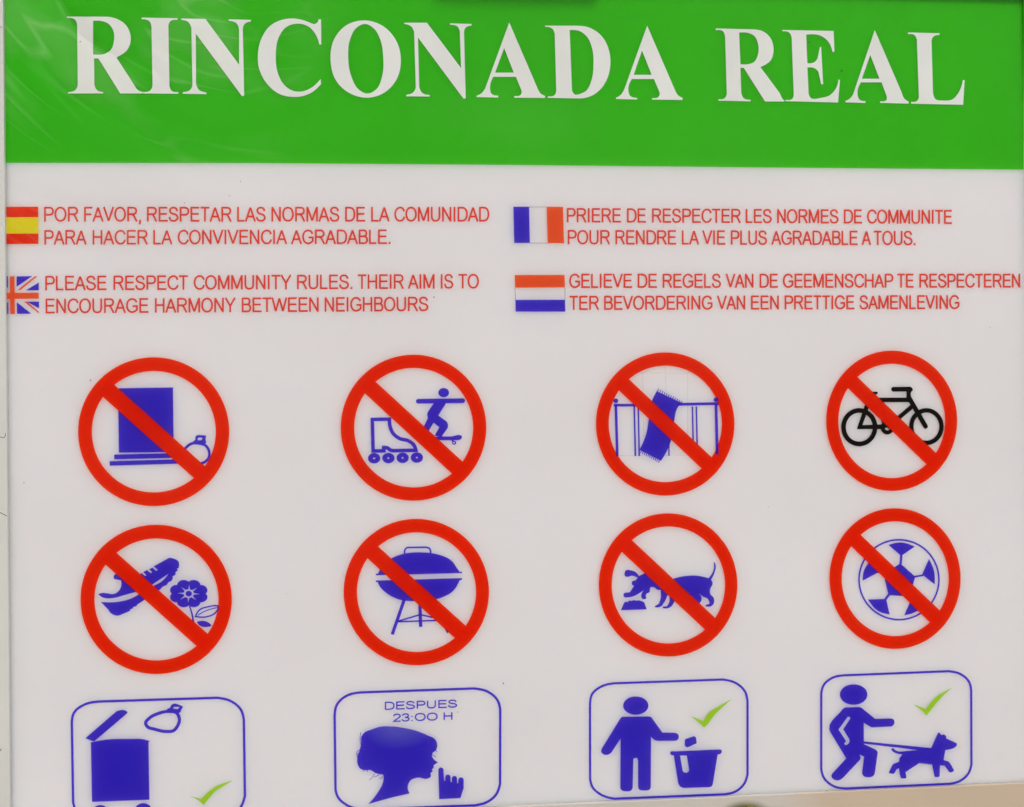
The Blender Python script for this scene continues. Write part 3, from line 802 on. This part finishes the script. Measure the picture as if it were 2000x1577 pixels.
PB.append(printed("pictogram_border", [ribbon(path("360,126 1590,83 ~1740,120 ~1845,215 1872,310 1870,1120 ~1830,1230 ~1740,1310 1590,1352 370,1398 ~210,1350 ~110,1260 85,1180 75,370 ~100,260 ~200,165", o, True), 4.7, True)], M_BLUE, board, 0.3, "rounded border around quiet hours sign"))
cap = lambda x: 1371.4 - 4.5 * (x - 751.6) / 141.3
bas = lambda x: 1386.7 - 4.9 * (x - 751.6) / 141.3
sym("word", word_shapes("DESPUES", 751.6, 892.9, cap, bas, 2.5), PB[1])
cap = lambda x: 1394.8 - 3.6 * (x - 767.8) / 116.1
bas = lambda x: 1410.1 - 4.1 * (x - 767.8) / 116.1
sym("number", word_shapes("23:OO", 767.8, 855, cap, bas, 2.5), PB[1])
sym("word", word_shapes("H", 866.4, 883.9, cap, bas, 2.5), PB[1])
sym("head_silhouette", [P("440,1338 ~545,1210 ~600,1100 608,1020 560,1012 ~520,1000 ~460,968 ~400,970 ~350,950 ~322,890 ~322,830 ~350,740 ~362,680 ~365,610 ~400,560 ~470,530 ~560,500 ~700,495 ~820,510 ~950,540 ~1080,590 ~1165,635 ~1188,690 ~1175,750 1140,780 1130,815 ~1150,850 1195,885 1150,915 1148,945 1130,960 1140,982 ~1118,1000 ~1118,1040 ~1080,1062 ~980,1050 ~900,1080 ~868,1150 888,1222 ~700,1265", o),
                        ribbon(path("365,740 ~320,770 310,810", o), 1.0), ribbon(path("330,780 ~320,815 330,850", o), 1.0), ribbon(path("360,560 ~352,640 362,700", o), 1.0),
                        ribbon(path("505,1010 ~490,1040 450,1080", o), .9), ribbon(path("560,1010 ~530,1035 500,1045", o), .9), ribbon(path("605,1020 ~590,1050 560,1060", o), .9),
                        ribbon(path("1165,740 1190,775", o), .9), ribbon(path("1130,800 1175,825", o), .8), ribbon(path("400,955 385,985", o), .9), ribbon(path("440,960 425,990", o), .9)], PB[1])
sym("hand_silhouette", [P("1200,970 ~1212,945 ~1245,945 ~1257,970 1262,1085 1275,1085 1277,1045 ~1290,1022 ~1320,1022 ~1332,1048 1332,1098 1347,1100 1348,1058 ~1360,1036 ~1390,1036 ~1402,1060 1404,1110 1415,1112 1418,1070 ~1430,1052 ~1462,1052 ~1476,1075 1475,1165 1440,1272 1210,1284", o)], PB[1])
o = (1130, 1310, .175)
PB.append(printed("pictogram_border", [ribbon(path("400,142 1610,100 ~1765,145 ~1860,240 1885,350 1885,1160 ~1850,1260 ~1760,1345 1640,1380 400,1430 ~250,1385 ~155,1300 128,1210 127,370 ~150,265 ~260,175", o, True), 4.4, True)], M_BLUE, board, 0.3, "rounded border around person using waste bin"))
sym("person_pictogram", [[ell(o[0] + 638 * o[2], o[1] + 391 * o[2], 141 * o[2], 102 * o[2], 48)],
                         P("~470,530 ~500,515 780,512 ~815,525 935,692 1070,694 ~1110,712 ~1114,760 ~1070,784 890,786 ~850,775 808,740 806,1280 ~795,1325 ~735,1338 ~675,1325 663,1280 663,1010 ~655,980 ~637,976 ~618,980 610,1010 605,1290 ~590,1335 ~530,1348 ~475,1330 465,1290 468,760 370,910 ~330,938 ~280,935 ~252,905 ~262,865 440,575", o)], PB[2])
sym("paper_scrap", [P("~1185,772 ~1195,765 1280,733 ~1298,738 ~1318,805 ~1310,815 1220,856 ~1198,852", o)], PB[2])
sym("waste_bin", [P("1020,920 ~1035,900 1100,900 1570,880 ~1595,890 ~1592,920 ~1575,932 1552,935 1500,1250 ~1485,1290 ~1440,1302 1170,1310 ~1130,1290 1110,1250 1062,945 ~1035,942", o),
                  (-1, P("1132,948 1207,948 1232,1100 ~1225,1130 ~1195,1140 ~1165,1125 1158,1100", o))], PB[2])
sym("tick", [P("1250,508 ~1310,530 1390,562 ~1490,440 1710,315 ~1560,450 ~1490,530 ~1440,600 1402,635 ~1330,570", o)], PB[2], M_LIME)
o = (1590, 1295, .16802)
PB.append(printed("pictogram_border", [ribbon(path("340,145 1560,97 ~1700,130 ~1800,220 1825,320 1828,1180 ~1790,1290 ~1690,1375 1580,1405 370,1460 ~220,1430 ~110,1330 82,1230 82,360 ~110,260 ~210,175", o, True), 4.4, True)], M_BLUE, board, 0.3, "rounded border around person walking a dog"))
sym("person_pictogram", [[ell(o[0] + 459 * o[2], o[1] + 368 * o[2], 160 * o[2], 119 * o[2], 48)],
                         P("~330,540 ~370,517 520,513 ~555,525 708,650 880,646 ~925,660 ~932,705 ~890,740 700,748 ~650,742 577,697 578,945 710,1005 ~738,1045 708,1265 ~690,1310 ~630,1330 ~570,1310 ~557,1270 580,1090 525,1065 ~540,1110 ~520,1140 340,1330 ~290,1363 ~230,1355 ~200,1315 ~212,1285 372,1110 185,800 ~176,770", o),
                         (-1, P("~388,630 ~410,628 ~420,648 337,772 405,880 ~412,910 ~385,950 ~362,955 ~350,935 ~370,908 283,775", o))], PB[3])
sym("leash", [P("570,912 1365,990 1360,1005 1250,1010 1190,1012 1080,998 575,938", o)], PB[3])
sym("dog_pictogram", [P("895,998 ~915,992 ~945,1015 ~1000,1030 1180,1015 1360,990 1435,820 ~1455,810 1478,838 1510,830 1532,850 1537,880 1655,932 ~1660,950 ~1630,985 ~1580,1005 1525,1012 1505,1130 1560,1145 1582,1170 1625,1245 ~1618,1262 1590,1273 ~1570,1268 1515,1195 1463,1190 1458,1315 ~1440,1328 1400,1325 1370,1182 1220,1165 1062,1270 1072,1335 1060,1343 1010,1343 995,1300 985,1225 960,1235 935,1280 920,1290 870,1282 870,1268 910,1185 ~930,1170 985,1150 990,1110 1025,1062 ~950,1050 ~905,1020", o)], PB[3])
sym("tick", [P("1155,485 ~1220,505 1298,537 ~1400,410 1600,292 ~1480,400 ~1380,520 1308,612 ~1240,545", o)], PB[3], M_LIME)

# ------------------------------------------------------------------ wear: scratches on the rail, specks of dirt on the face
yd = -DL * 1000 + .15


def scratch(txt, w):
    return ribbon(path(txt), w)


for t, w in (("-6,58 8,57.5", .9), ("-6,850 3,853 ~11,855 14,846", 1.1), ("-6,998 ~4,1001 17,1008", 1.2), ("-4,1463 ~3,1464 6,1459", 1.3), ("-6,1522 3,1520", .8)):
    printed("scratch", [scratch(t, w)], M_DIRT, board, yd)
specks = [(1643.5, 139, 2.2, 1.6), (1580, 83, 1.5, 1.8), (157, 82, 1.2, 1), (470, 355, 1, .8), (360.5, 397, 1, .9), (847.5, 581, 1.1, 1.5), (983, 1335, 1.3, 1.5), (177, 743, 1.6, 1.1), (47, 162, 1, 1), (448, 383, 1.2, .7),
          (1614, 1545, 1.5, 1), (1730, 1540, 2, 1), (1310, 78, .8, .8), (1146, 289, .8, .8), (894, 1391, 1, .9), (1052, 221, .6, .6), (47, 943, .9, .9), (560, 1160, .6, .6), (1500, 990, .7, .5), (1933, 640, .6, .7)]
printed("dirt_specks", [[ell(x, y, a, b, 9)] for x, y, a, b in specks], M_DIRT, board, 0.8, None, "stuff")

# ------------------------------------------------------------------ cam lock at the lower edge
lx, lz = face(1460, 1580)
me = bpy.data.meshes.new("lock")
V, Fc = [], []
prof = [(0.0, -.016), (.0052, -.016), (.006, -.0152), (.006, -.0062)]
N = 28
for r, y in prof:
    V += [(r * math.cos(2 * math.pi * k / N), y, r * math.sin(2 * math.pi * k / N)) for k in range(N)]
for r in range(len(prof) - 1):
    for k in range(N):
        j = (k + 1) % N
        Fc.append((r * N + k, (r + 1) * N + k, (r + 1) * N + j, r * N + j))
me.from_pydata(V, [], Fc)
lk = link("lock", me, board, M_BRASS)
lk.location = Vector((lx, 0, lz)) - board.location
print("objects", len(bpy.data.objects), "tris", sum(len(m.polygons) for m in bpy.data.meshes))
